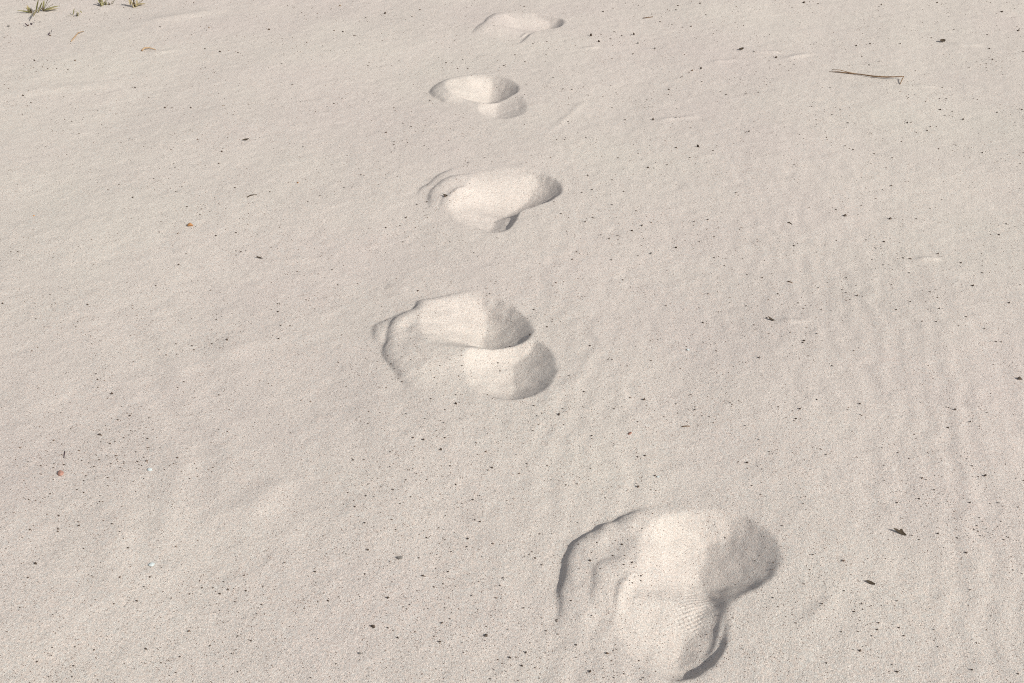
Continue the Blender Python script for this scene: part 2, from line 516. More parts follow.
NRM = np.stack([-dzdx, -dzdy, np.ones_like(GZ)], -1)
NRM /= np.linalg.norm(NRM, axis=-1, keepdims=True)
# which face belongs to which print: 0 sand, (2k+1) hollow, (2k+2) pushed-up rim
cx, cy = np.meshgrid(0.5 * (xs[1:] + xs[:-1]), 0.5 * (ys[1:] + ys[:-1]))
OWN = np.zeros(cx.shape, int)
for k, p in enumerate(PRINTS):
    f = cx.ravel(), cy.ravel()
    hole = p.sample(p.hole, *f).reshape(cx.shape)
    bul = p.sample(p.bul, *f).reshape(cx.shape)
    OWN[(bul > 0.0035) & (OWN == 0)] = 2 * k + 2
    OWN[hole > 0.0012] = 2 * k + 1

def grid_mesh(name, mask):
    jj, ii = np.nonzero(mask)
    v00 = jj * NX + ii
    quads = np.stack([v00, v00 + 1, v00 + NX + 1, v00 + NX], 1)
    used = np.unique(quads)
    remap = np.full(NX * NY, -1)
    remap[used] = np.arange(len(used))
    q = remap[quads].astype(np.int32)
    co = np.stack([GX.ravel()[used], GY.ravel()[used], GZ.ravel()[used]], 1).astype(np.float32)
    me = bpy.data.meshes.new(name)
    me.vertices.add(len(used))
    me.vertices.foreach_set('co', co.ravel())
    me.loops.add(q.size)
    me.loops.foreach_set('vertex_index', q.ravel())
    me.polygons.add(len(q))
    me.polygons.foreach_set('loop_start', np.arange(0, q.size, 4, dtype=np.int32))
    me.polygons.foreach_set('loop_total', np.full(len(q), 4, np.int32))
    me.update(calc_edges=True)
    me.validate()
    me.polygons.foreach_set('use_smooth', np.ones(len(q), bool))
    me.normals_split_custom_set_from_vertices(NRM.reshape(-1, 3)[used].astype(np.float32))
    me.materials.append(SAND)
    return me

sand = bpy.data.objects.new('ground', grid_mesh('ground', OWN == 0))
C.objects.link(sand)
sand['kind'] = 'structure'

def child_of(o, root):
    o.parent = root
    from mathutils import Matrix
    o.matrix_parent_inverse = Matrix.Translation(-root.location)

FP_LABELS = ['deep footprint with stud tread marks and a steep dark wall, nearest the camera',
             'footprint with two stepped hollows and a wide cracked sand rim, beyond the tread-marked one',
             'middle footprint of the trail, long hollow ringed by three thin crescent cracks',
             'shallow footprint with two overlapping scoops, fourth along the trail beside a pale sand streak',
             'smallest and farthest footprint of the trail, a flat pale hollow at the far edge']
for k, p in enumerate(PRINTS):
    root = bpy.data.objects.new('footprint', None)
    C.objects.link(root)
    root.empty_display_size = 0.1
    root.location = (p.center[0], p.center[1], 0)
    root['label'] = FP_LABELS[k]
    root['category'] = 'footprint'
    root['group'] = 'trail of footprints across the sand'
    bpy.context.view_layer.update()
    for code, nm in ((2 * k + 1, 'hollow'), (2 * k + 2, 'raised_rim')):
        m = OWN == code
        if m.sum() > 10:
            o = bpy.data.objects.new(nm, grid_mesh(nm, m))
            C.objects.link(o)
            child_of(o, root)

# ------------------------------------------------------------------ small things on the sand
def mesh_from(name, verts, faces, mat, smooth=False):
    me = bpy.data.meshes.new(name)
    me.from_pydata([tuple(v) for v in verts], [], faces)
    me.update()
    if smooth:
        for f in me.polygons:
            f.use_smooth = True
    me.materials.append(mat)
    return me

def lump_mesh(name, seed, mat, sq=(1, 0.75, 0.6), rough=0.28, sub=2, smooth=False):
    g = random.Random(seed)
    bm = bmesh.new()
    bmesh.ops.create_icosphere(bm, subdivisions=sub, radius=0.5)
    dirs = [(Vector((g.gauss(0, 1), g.gauss(0, 1), g.gauss(0, 1))).normalized(), g.uniform(0.18, 0.42)) for _ in range(7)]
    for v in bm.verts:
        n = v.co.normalized()
        r = 0.5 * (1 + rough * (g.random() - 0.5))
        for d, c in dirs:                       # chipped faces
            t = n.dot(d)
            if t > 0:
                r = min(r, c / t + 0.02)
        v.co = Vector((n.x * r * sq[0], n.y * r * sq[1], n.z * r * sq[2]))
    me = bpy.data.meshes.new(name)
    bm.to_mesh(me)
    bm.free()
    me.update()
    if smooth:
        for f in me.polygons:
            f.use_smooth = True
    me.materials.append(mat)
    return me

def sheet_mesh(name, outline, mat, thick, curl, z0=0.0, n=3):
    """thin curled flake: outline in unit space, curled up along x and a bit along y"""
    bm = bmesh.new()
    cxy = (sum(p[0] for p in outline) / len(outline), sum(p[1] for p in outline) / len(outline))
    rings = []
    for k in range(n + 1):
        t = k / n
        ring = []
        for (x, y) in outline:
            xx, yy = cxy[0] + (x - cxy[0]) * t, cxy[1] + (y - cxy[1]) * t
            ring.append((xx, yy, z0 + curl[0] * xx * xx + curl[1] * yy * yy + curl[2] * xx))
            if k == 0:
                break
        rings.append(ring)
    def mk(off):
        c = bm.verts.new((rings[0][0][0], rings[0][0][1], rings[0][0][2] + off))
        rs = [[bm.verts.new((p[0], p[1], p[2] + off)) for p in r] for r in rings[1:]]
        return c, rs
    ct, rt = mk(thick)
    cb, rb = mk(0)
    m = len(outline)
    for i in range(m):
        j = (i + 1) % m
        bm.faces.new((ct, rt[0][i], rt[0][j]))
        bm.faces.new((cb, rb[0][j], rb[0][i]))
        for k in range(n - 1):
            bm.faces.new((rt[k][i], rt[k + 1][i], rt[k + 1][j], rt[k][j]))
            bm.faces.new((rb[k][j], rb[k + 1][j], rb[k + 1][i], rb[k][i]))
        bm.faces.new((rt[-1][i], rb[-1][i], rb[-1][j], rt[-1][j]))
    bmesh.ops.recalc_face_normals(bm, faces=bm.faces)
    me = bpy.data.meshes.new(name)
    bm.to_mesh(me)
    bm.free()
    me.materials.append(mat)
    return me

def tube_mesh(name, pts, radii, mat, sides=7):
    pts = [Vector(p) for p in pts]
    verts, faces = [], []
    for i, p in enumerate(pts):
        d = (pts[min(i + 1, len(pts) - 1)] - pts[max(i - 1, 0)]).normalized()
        u = d.cross(Vector((0, 0, 1)))
        if u.length < 1e-3:
            u = Vector((1, 0, 0))
        u.normalize()
        v = u.cross(d).normalized()
        for s in range(sides):
            a = 2 * math.pi * s / sides
            verts.append(p + radii[i] * (math.cos(a) * u + math.sin(a) * v))
    for i in range(len(pts) - 1):
        for s in range(sides):
            a, b = i * sides + s, i * sides + (s + 1) % sides
            faces.append((a, b, b + sides, a + sides))
    faces.append(tuple(range(sides - 1, -1, -1)))
    faces.append(tuple(range((len(pts) - 1) * sides, len(pts) * sides)))
    return mesh_from(name, verts, faces, mat, True)

def put(name, me, loc, label, cat, group=None, rot=(0, 0, 0), scale=(1, 1, 1)):
    o = bpy.data.objects.new(name, me)
    C.objects.link(o)
    o.location = loc
    o.rotation_euler = rot
    o.scale = scale
    o['label'] = label
    o['category'] = cat
    if group:
        o['group'] = group
    return o

SPECKS = """35,61,8,d 75,61,9,b 160,27,6,d 209,28,8,t 165,108,9,d 172,108,6,d 191,108,9,d 220,52,10,d 205,49,6,d 238,53,6,d 135,88,8,d 23,96,8,d 31,103,6,d 98,111,5,d 79,134,6,d 63,131,5,d 222,152,8,d 174,164,6,d 175,168,7,d 219,164,8,d 223,106,7,t 50,36,10,b 28,26,10,b 9,27,14,g 102,125,5,d 48,69,5,d 68,70,6,d 340,6,10,t 385,14,10,d 269,30,8,b 343,32,6,d 354,36,5,d 412,17,6,d 420,10,6,d 366,18,6,d 399,61,5,d 368,66,6,d 282,64,6,d 292,85,6,d 446,63,6,d 463,60,5,d 468,69,8,d 504,66,7,d 411,127,8,d 386,133,11,b 403,124,5,d 394,142,6,d 394,145,6,d 424,146,6,d 430,101,7,d 327,107,5,d 494,26,5,b 468,163,7,d 485,158,5,d 492,162,5,d 303,147,5,d 603,12,9,d 660,22,6,d 678,6,6,d 676,10,6,d 700,4,7,d 706,15,6,d 672,25,5,d 591,36,12,d 599,42,11,d 614,32,6,d 610,39,6,d 622,36,7,d 634,35,10,d 638,44,12,g 633,54,7,d 655,49,9,d 533,44,7,d 547,42,6,d 515,55,6,d 525,62,6,d 546,55,5,d 754,52,6,d 701,69,11,d 692,71,10,b 682,77,7,d 669,90,9,d 572,90,6,d 563,89,6,d 616,93,6,d 612,108,7,d 647,100,6,d 625,120,6,d 653,120,11,d 676,118,7,d 720,92,7,d 726,95,6,d 746,94,7,d 568,122,6,d 565,140,7,d 586,138,6,d 749,132,9,d 676,148,9,d 698,147,13,d 690,158,9,d 648,168,10,d 618,158,6,d 667,165,6,d 754,122,5,d 691,128,5,d 717,135,5,d 804,3,10,d 818,4,6,d 792,8,5,d 881,5,7,d 937,3,7,d 1002,12,11,d 1018,31,8,o 931,38,6,d 856,46,9,d 870,44,6,d 900,44,7,d 862,57,6,d 879,62,7,d 869,65,6,d 776,58,10,d 800,23,5,d 989,49,8,d 992,60,9,d 986,68,6,d 986,64,5,d 969,68,6,d 987,35,6,d 1023,52,7,d 954,30,6,d 940,110,9,d 945,116,7,d 952,112,7,d 963,120,9,d 930,127,6,d 927,131,8,d 907,123,9,d 946,99,6,d 1022,110,8,d 830,88,6,d 840,110,6,d 832,115,6,d 848,123,7,d 816,120,5,d 853,150,8,d 845,146,6,d 874,154,7,d 892,158,6,d 886,168,5,d 982,153,9,d 794,165,6,d 1020,164,6,d 1023,153,6,d 827,140,5,d 154,179,8,d 133,198,9,d 34,216,9,o 182,187,6,d 187,207,7,d 235,188,7,d 178,234,9,b 216,236,7,d 236,233,7,d 241,252,8,d 236,251,6,d 246,251,5,d 179,265,9,d 156,286,8,d 186,254,6,d 50,295,7,d 52,305,6,d 88,305,11,d 3,304,10,d 36,319,6,d 78,322,6,d 76,327,6,d 227,340,11,d 18,252,8,d 11,252,6,d 119,185,6,d 108,190,6,d 176,192,6,d 200,215,6,d 246,230,5,d 298,183,11,o 270,192,7,d 308,202,7,d 320,196,6,d 344,188,6,d 338,182,5,d 417,205,9,d 427,202,7,d 445,197,13,d 406,218,10,d 386,228,8,d 400,226,6,d 403,242,6,d 428,230,5,d 358,284,8,d 332,270,7,d 338,285,6,d 278,304,8,d 278,312,10,d 281,326,8,d 290,326,6,d 306,300,6,d 315,309,6,d 279,339,9,d 490,294,8,d 474,253,6,d 468,261,5,d 296,318,5,d 318,293,5,d 332,308,5,d 497,238,5,d 495,284,5,d 612,205,9,d 593,218,9,d 561,214,8,d 585,222,7,d 582,193,8,d 592,190,7,d 588,176,8,d 612,180,6,d 636,211,6,d 632,231,11,d 642,226,10,d 618,236,8,d 609,239,8,d 601,235,7,d 651,254,13,g 676,248,11,d 699,242,8,d 694,222,9,d 708,220,9,d 714,237,8,d 714,258,8,d 638,256,8,d 611,260,9,d 623,280,7,d 708,294,8,d 703,323,10,d 534,310,9,d 547,327,9,d 552,322,6,d 575,228,5,d 575,236,5,d 736,193,7,d 762,278,7,d 767,318,7,d 747,275,6,d 754,325,6,d 746,306,6,d 569,256,5,d 718,278,5,d 530,335,9,d 554,202,6,d 723,327,5,d 890,219,13,d 845,216,12,g 836,210,7,d 809,208,6,d 916,219,7,d 891,186,8,d 866,240,7,d 884,242,9,d 881,249,5,d 910,259,10,d 903,258,7,d 901,252,5,d 938,254,9,d 909,273,8,d 883,265,6,d 961,263,9,d 973,286,12,d 930,292,8,d 778,294,7,d 798,303,7,d 857,296,10,d 846,293,8,d 850,300,7,d 842,290,6,d 846,278,6,d 910,302,8,d 896,310,8,d 936,322,9,d 939,309,7,d 966,317,8,d 984,329,8,d 817,334,9,d 804,341,12,d 996,342,8,d 1001,342,6,d 1009,303,10,t 1020,285,6,d 1006,224,8,d 999,235,8,d 982,273,7,d 794,246,7,d 818,288,6,d 821,310,6,d 930,209,6,d 212,344,9,d 192,346,9,d 194,350,9,d 183,351,6,d 176,344,6,d 98,380,8,d 112,394,13,d 96,374,7,d 122,407,8,d 130,416,11,d 118,420,9,d 100,435,14,d 71,429,7,d 61,413,7,d 110,444,11,d 115,442,8,d 101,442,6,d 149,418,7,d 144,434,8,d 148,439,9,d 149,448,8,d 131,431,7,b 124,438,7,d 54,441,11,b 20,448,10,b 79,451,11,b 89,463,8,d 82,461,8,d 91,468,8,d 94,467,6,d 99,460,8,d 138,462,9,d 142,466,9,d 165,470,8,d 174,464,9,d 190,479,9,d 144,479,8,d 108,478,9,d 86,476,8,d 84,481,8,d 108,486,8,d 77,490,8,d 84,493,9,d 100,502,8,d 136,492,8,d 136,452,7,d 118,462,6,d 124,462,6,d 28,462,6,d 41,466,7,d 54,464,8,d 64,465,9,d 184,382,7,d 178,388,8,d 219,395,7,d 39,388,6,d 111,464,6,d 40,458,6,d 172,507,6,d 29,500,7,d 50,494,6,d 391,364,8,d 402,382,8,d 386,388,7,d 431,399,9,d 456,404,14,d 456,395,7,d 462,366,8,d 440,366,8,d 498,363,8,d 445,410,8,d 425,419,8,d 444,423,8,d 413,438,10,d 424,440,15,d 441,450,12,d 390,452,8,d 390,467,9,d 353,460,7,d 364,460,7,d 406,480,8,d 408,470,6,d 427,480,8,d 393,490,9,d 355,507,10,d 348,493,7,d 366,496,7,d 486,452,11,b 492,468,13,d 473,500,10,d 456,485,7,d 445,438,7,d 450,466,7,d 406,414,6,d 346,387,7,d 368,424,6,d 380,413,5,d 411,497,7,d 400,504,7,d 510,345,8,d 368,484,6,d 381,487,6,d 590,346,10,d 608,360,7,d 651,361,9,d 759,358,11,d 584,392,10,d 569,376,8,d 644,400,14,d 614,409,9,d 534,406,10,d 559,415,15,d 563,409,9,d 564,425,6,d 592,436,10,d 592,439,6,d 638,422,8,d 695,410,9,d 709,417,8,d 676,404,7,d 702,416,6,d 645,456,11,d 638,457,8,d 655,476,10,d 638,487,14,d 651,490,7,d 747,463,14,d 759,440,9,d 752,486,8,d 762,469,5,d 730,403,6,d 691,395,6,d 745,426,6,d 527,464,7,d 533,431,6,d 537,416,6,d 584,408,5,d 566,485,7,d 716,351,6,d 1019,379,18,d 955,410,11,d 970,422,11,d 948,428,10,d 987,413,8,d 985,476,14,d 860,404,11,d 800,409,12,d 796,419,11,d 794,421,6,d 778,407,8,d 817,400,8,d 848,410,6,d 808,356,7,d 832,366,7,d 803,343,9,d 826,455,7,d 820,449,7,d 934,490,9,d 919,499,10,d 897,503,10,d 970,503,10,d 926,480,7,d 972,466,8,d 998,503,10,g 769,452,7,d 882,448,6,d 902,481,5,d 803,504,6,d 150,577,9,d 144,587,8,d 137,601,11,d 114,604,7,d 36,564,16,d 28,578,10,d 92,576,8,d 84,549,9,d 112,524,9,d 120,532,8,d 79,526,11,d 78,522,6,d 58,529,9,d 58,532,8,d 30,530,10,d 59,516,9,d 128,548,7,d 74,666,11,d 37,662,10,d 146,649,12,d 189,632,18,b 94,650,9,d 176,673,10,d 161,663,7,d 180,657,10,d 246,591,10,d 220,594,11,d 228,590,10,d 213,588,7,d 224,582,9,d 202,588,7,d 235,602,7,d 251,641,10,d 238,672,9,d 232,654,8,d 49,677,8,d 72,677,7,d 238,636,7,d 210,646,7,d 190,594,6,d 171,599,5,d 75,647,7,d 6,549,6,d 365,523,10,d 396,530,9,d 368,550,12,d 427,538,9,d 390,562,9,d 419,558,7,d 423,576,12,d 448,572,10,d 445,540,6,d 468,539,13,d 467,547,10,d 451,552,9,d 315,572,12,d 365,574,9,d 316,583,6,d 328,601,10,d 388,598,17,d 410,605,9,d 406,598,6,d 434,587,8,d 443,584,7,d 373,627,21,d 388,628,10,d 398,638,12,d 442,623,13,d 440,642,16,d 486,636,18,d 510,658,14,d 479,582,8,d 503,578,9,d 500,586,7,d 472,596,9,d 262,605,9,d 257,614,8,d 360,654,18,g 311,678,9,d 494,670,9,d 450,619,7,d 420,628,5,d 336,664,7,d 480,522,10,d 475,520,7,d 346,554,6,d 360,597,6,d 490,679,7,d 436,669,6,d 462,643,8,d 482,557,6,d 508,630,8,d 590,561,13,d 622,545,11,d 613,556,9,d 624,565,10,d 632,563,10,d 542,565,9,d 524,608,9,d 526,653,13,d 522,666,14,d 576,645,11,d 607,654,18,b 590,672,16,d 614,678,8,d 624,674,8,d 546,631,10,d 643,678,9,d 535,558,7,d 532,552,8,d 557,620,9,d 592,616,9,d 755,561,9,d 641,576,7,d 641,581,7,d 725,538,6,d 733,618,6,d 540,534,7,d 642,529,8,d 773,563,10,d 966,553,13,d 938,534,11,d 977,526,9,d 980,536,8,d 979,518,9,d 974,530,8,d 822,604,10,d 860,651,14,d 854,612,10,d 862,604,7,d 841,632,9,d 897,672,13,d 892,665,8,d 972,670,12,d 877,630,10,d 899,628,10,d 826,663,9,d 782,526,9,d 773,598,7,d 934,630,8,d 1018,674,9,d 897,601,8,d 991,616,6,d 970,590,7,d 919,540,8,d 957,538,7,d 1004,540,9,d 1013,570,6,d 904,636,7,d 813,555,7,d 844,591,8,d 860,621,6,d 938,647,7,d"""
LAND = {'the red pebble': (61, 474), 'the orange stone': (191, 226), 'the bent dry stalk': (866, 77), 'the winged dark leaf scrap': (899, 532),
        'the tread-marked footprint': (690, 595), 'the double-hollow footprint': (465, 350), 'the middle footprint': (505, 200),
        'the fourth footprint': (480, 96), 'the farthest footprint': (522, 28), 'the large white shell chip': (152, 565),
        'the spiky green plant': (38, 10), 'the brown stick stub': (686, 426), 'the black leaf sliver': (260, 258), 'the dark grey stone': (400, 558)}
LG = {k: at(*v) for k, v in LAND.items()}
TOWARD = {'the red pebble': 'the red pebble', 'the bent dry stalk': 'the bent dry stalk'}
NUM = ['half a', 'one', 'one and a half', 'two', 'two and a half', 'three', 'three and a half', 'four', 'four and a half', 'five', 'five and a half',
       'six', 'six and a half', 'seven', 'seven and a half', 'eight', 'eight and a half', 'nine', 'nine and a half', 'ten', 'eleven', 'twelve']
used_labels = set()
def place_label(what, g2):
    order = sorted(LG, key=lambda k: np.hypot(*(LG[k] - g2)))
    for a in order[:6]:
        va = g2 - LG[a]
        da = np.hypot(*va)
        n = max(0, int(round(da / 0.04)) - 1)
        if n >= len(NUM):
            continue
        cand = sorted((b for b in LG if b != a), key=lambda b: -np.dot(LG[b] - LG[a], va) / (np.hypot(*(LG[b] - LG[a])) * da + 1e-9))
        for b in cand[:2]:
            t = '%s %s finger%s from %s towards %s' % (what, NUM[n], '' if n < 2 else 's', a, b)
            if t not in used_labels and len(t.split()) <= 16:
                used_labels.add(t)
                return t
    return None

recs = []
for e in SPECKS.split():
    a = e.split(',')
    recs.append((int(a[0]), int(a[1]), int(a[2]), a[3]))
recs.sort(key=lambda r: (r[3] == 'd', -r[2]))
FRAG_MESH = [lump_mesh('dark_chip', s, DARK, (1, .85, .85), sub=2) for s in range(4)]
GRAIN_MESH = [lump_mesh('dark_grain', 20 + s, DARK, (1, .9, .9), sub=1) for s in range(4)]
COL = {'b': ('brown_chip', 'brown', lump_mesh('brown_chip', 41, BROWN, (1, .6, .4))),
       't': ('tan_chip', 'tan', lump_mesh('tan_chip', 42, TAN, (1, .5, .35))),
       'g': ('grey_chip', 'grey', lump_mesh('grey_chip', 43, GREY, (1, .7, .45))),
       'o': ('orange_chip', 'orange', lump_mesh('orange_chip', 44, ORANGE, (1, .75, .5)))}
extra = []
n_ind = 0
for px, py, sz, c in recs:
    p = ground_at(px, py)
    d = sz / 4.0 * px_size(p) * (0.86 if sz >= 10 else 0.93)
    if c == 'd' and n_ind >= 298:
        extra.append((p, d))
        continue
    shape = 'chip' if sz >= 10 else 'grain'
    if c == 'd':
        me = random.choice(FRAG_MESH if sz >= 10 else GRAIN_MESH)
        nm = 'dark_' + shape
        what = ('black ' if sz >= 13 else 'dark ') + ('chip' if sz >= 10 else 'grain' if sz >= 8 else 'speck')
        grp = 'dark chips scattered on the sand' if sz >= 10 else 'dark grains scattered on the sand'
    else:
        nm, cn, me = COL[c]
        what = cn + (' chip' if sz >= 9 else ' speck')
        shape = 'chip'
        grp = 'coloured chips scattered on the sand'
        d *= 1.15
    lab = place_label(what, p[:2])
    if lab is None:
        extra.append((p, d))
        continue
    n_ind += c == 'd'
    put(nm, me, (p[0], p[1], p[2] + d * 0.24), lab, shape, grp,
        (random.uniform(-.5, .5), random.uniform(-.5, .5), random.uniform(-.6, .6)),
        (d * random.uniform(.8, 1.1), d * random.uniform(.8, 1.05), d * random.uniform(1.0, 1.4) * (1 + 0.22 * max(0.0, p[1] - 1.3))))
print('specks', n_ind, 'left for stuff', len(extra))

# the uncountable finest dark grains: one object
def fine_grains(n):
    V, F = [], []
    octa = np.array([(1, 0, 0), (-1, 0, 0), (0, 1, 0), (0, -1, 0), (0, 0, 1), (0, 0, -1)], float)
    of = [(0, 2, 4), (2, 1, 4), (1, 3, 4), (3, 0, 4), (2, 0, 5), (1, 2, 5), (3, 1, 5), (0, 3, 5)]
    g = np.random.default_rng(99)
    dens_w = waves(14, 0.10, 0.7, 2.4, 77)
    A = np.array([at(r[0], r[1]) for r in recs])
    pick = A[g.integers(0, len(A), n * 3)]
    sg = 0.03 * np.exp(g.normal(0.3, 0.6, (n * 3, 1)))
    P = pick + g.normal(0, 1, (n * 3, 2)) * sg
    U = np.stack([g.uniform(-2.6, 2.6, n * 9), g.uniform(0.75, 4.9, n * 9)], 1)
    U = U[np.abs(U[:, 0]) < 0.60 * np.hypot(U[:, 1], 1.0) + 0.25]
    dn = 0.45 + 0.45 * wsum(dens_w, U[:, 0], U[:, 1])
    U = U[g.uniform(0, 1, len(U)) < np.clip(dn, 0.05, 1) * np.clip(1.4 / U[:, 1], 0.2, 1.0)]
    P = P[g.uniform(0, 1, len(P)) < np.clip(1.5 / P[:, 1], 0.3, 1.0)]
    P = np.vstack([P[:int(n * 0.32)], U[:int(n * 0.68)]])
    hol = np.zeros(len(P))
    for p in PRINTS:
        hol = np.maximum(hol, p.sample(p.hole, P[:, 0].copy(), P[:, 1].copy()))
    P = P[(hol < 0.006) | (g.uniform(0, 1, len(P)) < 0.25)]
    X, Y = P[:, 0].copy(), P[:, 1].copy()
    S = 0.00050 * np.exp(g.normal(0, 0.38, len(X))) * (0.8 + 0.25 * Y)
    pts = [(x, y, s) for x, y, s in zip(X, Y, S)]
    Z = height(X, Y)
    allp = [(x, y, z, s) for (x, y, s), z in zip(pts, Z)]
    allp += [(p[0], p[1], p[2], d * .52) for p, d in extra]
    nfine = len(pts)
    mats = []
    for q_, (x, y, z, s) in enumerate(allp):
        q = octa * (1 + g.uniform(-.35, .35, (6, 1))) * s
        a = g.uniform(0, 6.28)
        ca, sa = math.cos(a), math.sin(a)
        k = len(V)
        for vx, vy, vz in q:
            V.append((x + (vx * ca - vy * sa) * 1.2, y + vx * sa + vy * ca, z + vz * 1.1 + s * 0.35))
        F += [(k + i, k + j, k + l) for i, j, l in of]
        mats += [0 if q_ < nfine else 1] * 8
    me = mesh_from('fine_dark_grains', V, F, FINE)
    me.materials.append(DARK)
    me.polygons.foreach_set('material_index', np.array(mats, np.int32))
    return me
fg = bpy.data.objects.new('fine_dark_grains', fine_grains(24000))
C.objects.link(fg)
fg['kind'] = 'stuff'
fg['label'] = 'finest dark mineral grains peppered all over the pale sand'
fg['category'] = 'grains'

# ---- stones and shells
def stone(name, px, py, wpx, mat, label, cat, seed, sq=(1, .8, .7), rz=0.0, grp=None):
    p = ground_at(px, py)
    d = wpx * px_size(p)
    return put(name, lump_mesh(name, seed, mat, sq, .10, 3, True), (p[0], p[1], p[2] + d * .18), label, cat, grp, (0.1, -0.15, rz), (d, d, d))
stone('pebble', 61, 474, 8.0, REDPEB, 'smooth red pebble half sunk in the sand, the only red one', 'pebble', 5)
stone('orange_stone', 191, 226, 7.0, ORANGE, 'rusty orange stone flake on bare sand, darker chip beside it', 'stone', 6, (1, .85, .6))
stone('dark_stone', 400, 558, 6.5, GREY, 'dark grey stone with a pale edge, largest stone on the open sand', 'stone', 8, (1, .65, .55))
tri = stone('red_stone', 630, 434, 4.4, REDPEB, 'small angular reddish stone lying near the short brown stick', 'stone', 9, (1, .8, .6))
def shell(px, py, wpx, label, rz, seed, ratio=.75):
    p = ground_at(px, py)
    g = random.Random(seed)
    out = [(0.5 * math.cos(a) * (1 + g.uniform(-.22, .18)), 0.5 * ratio * math.sin(a) * (1 + g.uniform(-.22, .18))) for a in [i * 2 * math.pi / 11 for i in range(11)]]
    d = wpx * px_size(p)
    me = sheet_mesh('shell_chip', out, SHELL, .06, (-.55, -.5, 0), .22)
    put('shell_chip', me, (p[0], p[1], p[2]), label, 'shell', 'white shell chips', (0.12, 0.2, rz), (d, d, d))
shell(152, 565, 6.0, 'large white shell chip lying alone on the sand, the biggest white one', .4, 1)
shell(150, 470, 5.0, 'white shell chip among dark grains beyond the larger white chip', -.3, 2)
shell(658, 477, 3.0, 'tiny white shell chip touching a black chip', .8, 3)
shell(688, 350, 3.4, 'tiny white shell chip alone on faintly rippled sand', .1, 4)

# ---- leaf scraps and sticks
def flake(name, px, py, wpx, outline, mat, label, rz, tilt=(0, 0), curl=(.5, .9, .1), lift=.05, cat='leaf'):
    p = ground_at(px, py)
    d = wpx * px_size(p)
    me = sheet_mesh(name, outline, mat, .03, curl)
    put(name, me, (p[0], p[1], p[2] + d * lift), label, cat, None, (tilt[0], tilt[1], rz), (d, d, d))
flake('leaf_scrap', 899, 532.5, 12, [(-.52, .22), (-.2, .20), (.02, .10), (.12, .24), (.24, .22), (.30, .02), (.52, -.30), (.40, -.36), (.15, -.26), (-.15, -.08), (-.40, .10)], LEAF,
      'black curled leaf scrap with a raised wing on rippled sand', -.05, (.45, .10), (.3, .6, .05), .12)
flake('leaf_scrap', 870, 583, 9.5, [(-.5, .10), (-.2, .20), (.15, .12), (.5, -.10), (.42, -.24), (.1, -.20), (-.25, -.04)], LEAF,
      'narrow black leaf scrap on sand just below the winged scrap', -.18, (.35, .05), (.25, .5, .05), .10)
flake('leaf_scrap', 942, 42, 6.5, [(-.5, .0), (-.2, .28), (.25, .30), (.5, .02), (.2, -.3), (-.25, -.22)], LEAF,
      'dark leaf scrap with a pale wind tail, beyond the bent stalk', .2, (.4, .1), (.6, .9, .1), .15)
flake('leaf_scrap', 260, 258.5, 8.0, [(-.5, .16), (-.1, .14), (.5, -.12), (.2, -.10), (-.3, .0)], LEAF,
      'thin pointed black leaf sliver on smooth open sand', -.05, (.5, .1), (.4, .9, .1), .1)
flake('leaf_scrap', 771, 320, 7.5, [(-.5, .28), (-.15, .26), (.2, .05), (.5, -.22), (.15, -.25), (-.25, -.02)], LEAF,
      'dark brown leaf scrap with pale sand drifted behind it', -.1, (.3, .2), (.6, .9, .1), .1)
flake('leaf_scrap', 246, 140.5, 7, [(-.5, .0), (-.1, .22), (.5, .08), (.1, -.12)], LEAF,
      'flat dark leaf scrap beyond the orange stone', .1, (.3, .0), (.4, .9, .1), .1)
flake('leaf_scrap', 741, 50, 6, [(-.5, -.15), (-.2, .22), (.3, .30), (.5, .1), (.1, -.2)], LEAF,
      'dark leaf scrap with sand tail between farthest footprint and stalk', .1, (.3, .1), (.6, .9, .1), .12)
flake('leaf_scrap', 445, 196.5, 5.5, [(-.5, .3), (.1, .25), (.5, .0), (.4, -.25), (-.1, .0)], LEAF,
      'dark leaf scrap on the cracked rim of the middle footprint', 0, (.3, .1), (.6, .9, .1), .12)

def stick(name, pix, rad, mat, label, cat, lifts=None, grp=None):
    pts = []
    for i, (a, b) in enumerate(pix):
        p = ground_at(a, b)
        pts.append(Vector((p[0], p[1], p[2] + (rad[i] * .7 if lifts is None else lifts[i]))))
    o0 = pts[0].copy()
    me = tube_mesh(name, [p - o0 for p in pts], rad, mat)
    return put(name, me, o0, label, cat, grp)
stick('short_stick', [(682, 427), (686, 426.3), (690, 426.4)], [.0011, .0013, .0010], BROWN, 'short straight brown stick stub on rippled sand', 'stick')
stick('short_stick', [(788, 223), (789, 222.5), (792, 224.5)], [.0015, .0016, .0010], LEAF, 'short dark stick with a bent tip, beyond the rippled sand', 'stick')
stick('short_stick', [(787.5, 281.5), (790, 282), (792.5, 283)], [.0013, .0014, .0008], BROWN, 'short thin brown stick above the drifted leaf scrap', 'stick')
stick('short_stick', [(247, 197.5), (251, 195.5), (257, 195)], [.0014, .0018, .0011], LEAF, 'short dark crooked stick beside the trail on bare sand', 'stick')
stick('short_stick', [(643, 18.5), (648, 17.8), (653, 17)], [.002, .0022, .0015], BROWN, 'thin flat brown stick beyond the farthest footprint', 'stick')
stick('short_stick', [(64, 458), (64.5, 454), (65, 451)], [.0007, .0009, .0006], PURPLE, 'thin purple stick lying next to the red pebble', 'stick')
stick('straw', [(71, 42), (75, 38.5), (79, 35), (84, 32)], [.0018, .0026, .0022, .001], STRAW, 'bent tan straw on the sand near the green sprout', 'straw', [.002, .006, .010, .003])
stick('straw', [(142, 51.5), (145, 50), (150, 49.3), (156, 49.8)], [.0032, .0034, .0026, .0012], STRAW, 'tan straw half buried in a pale sand drift', 'straw', [.004, .008, .006, .001])

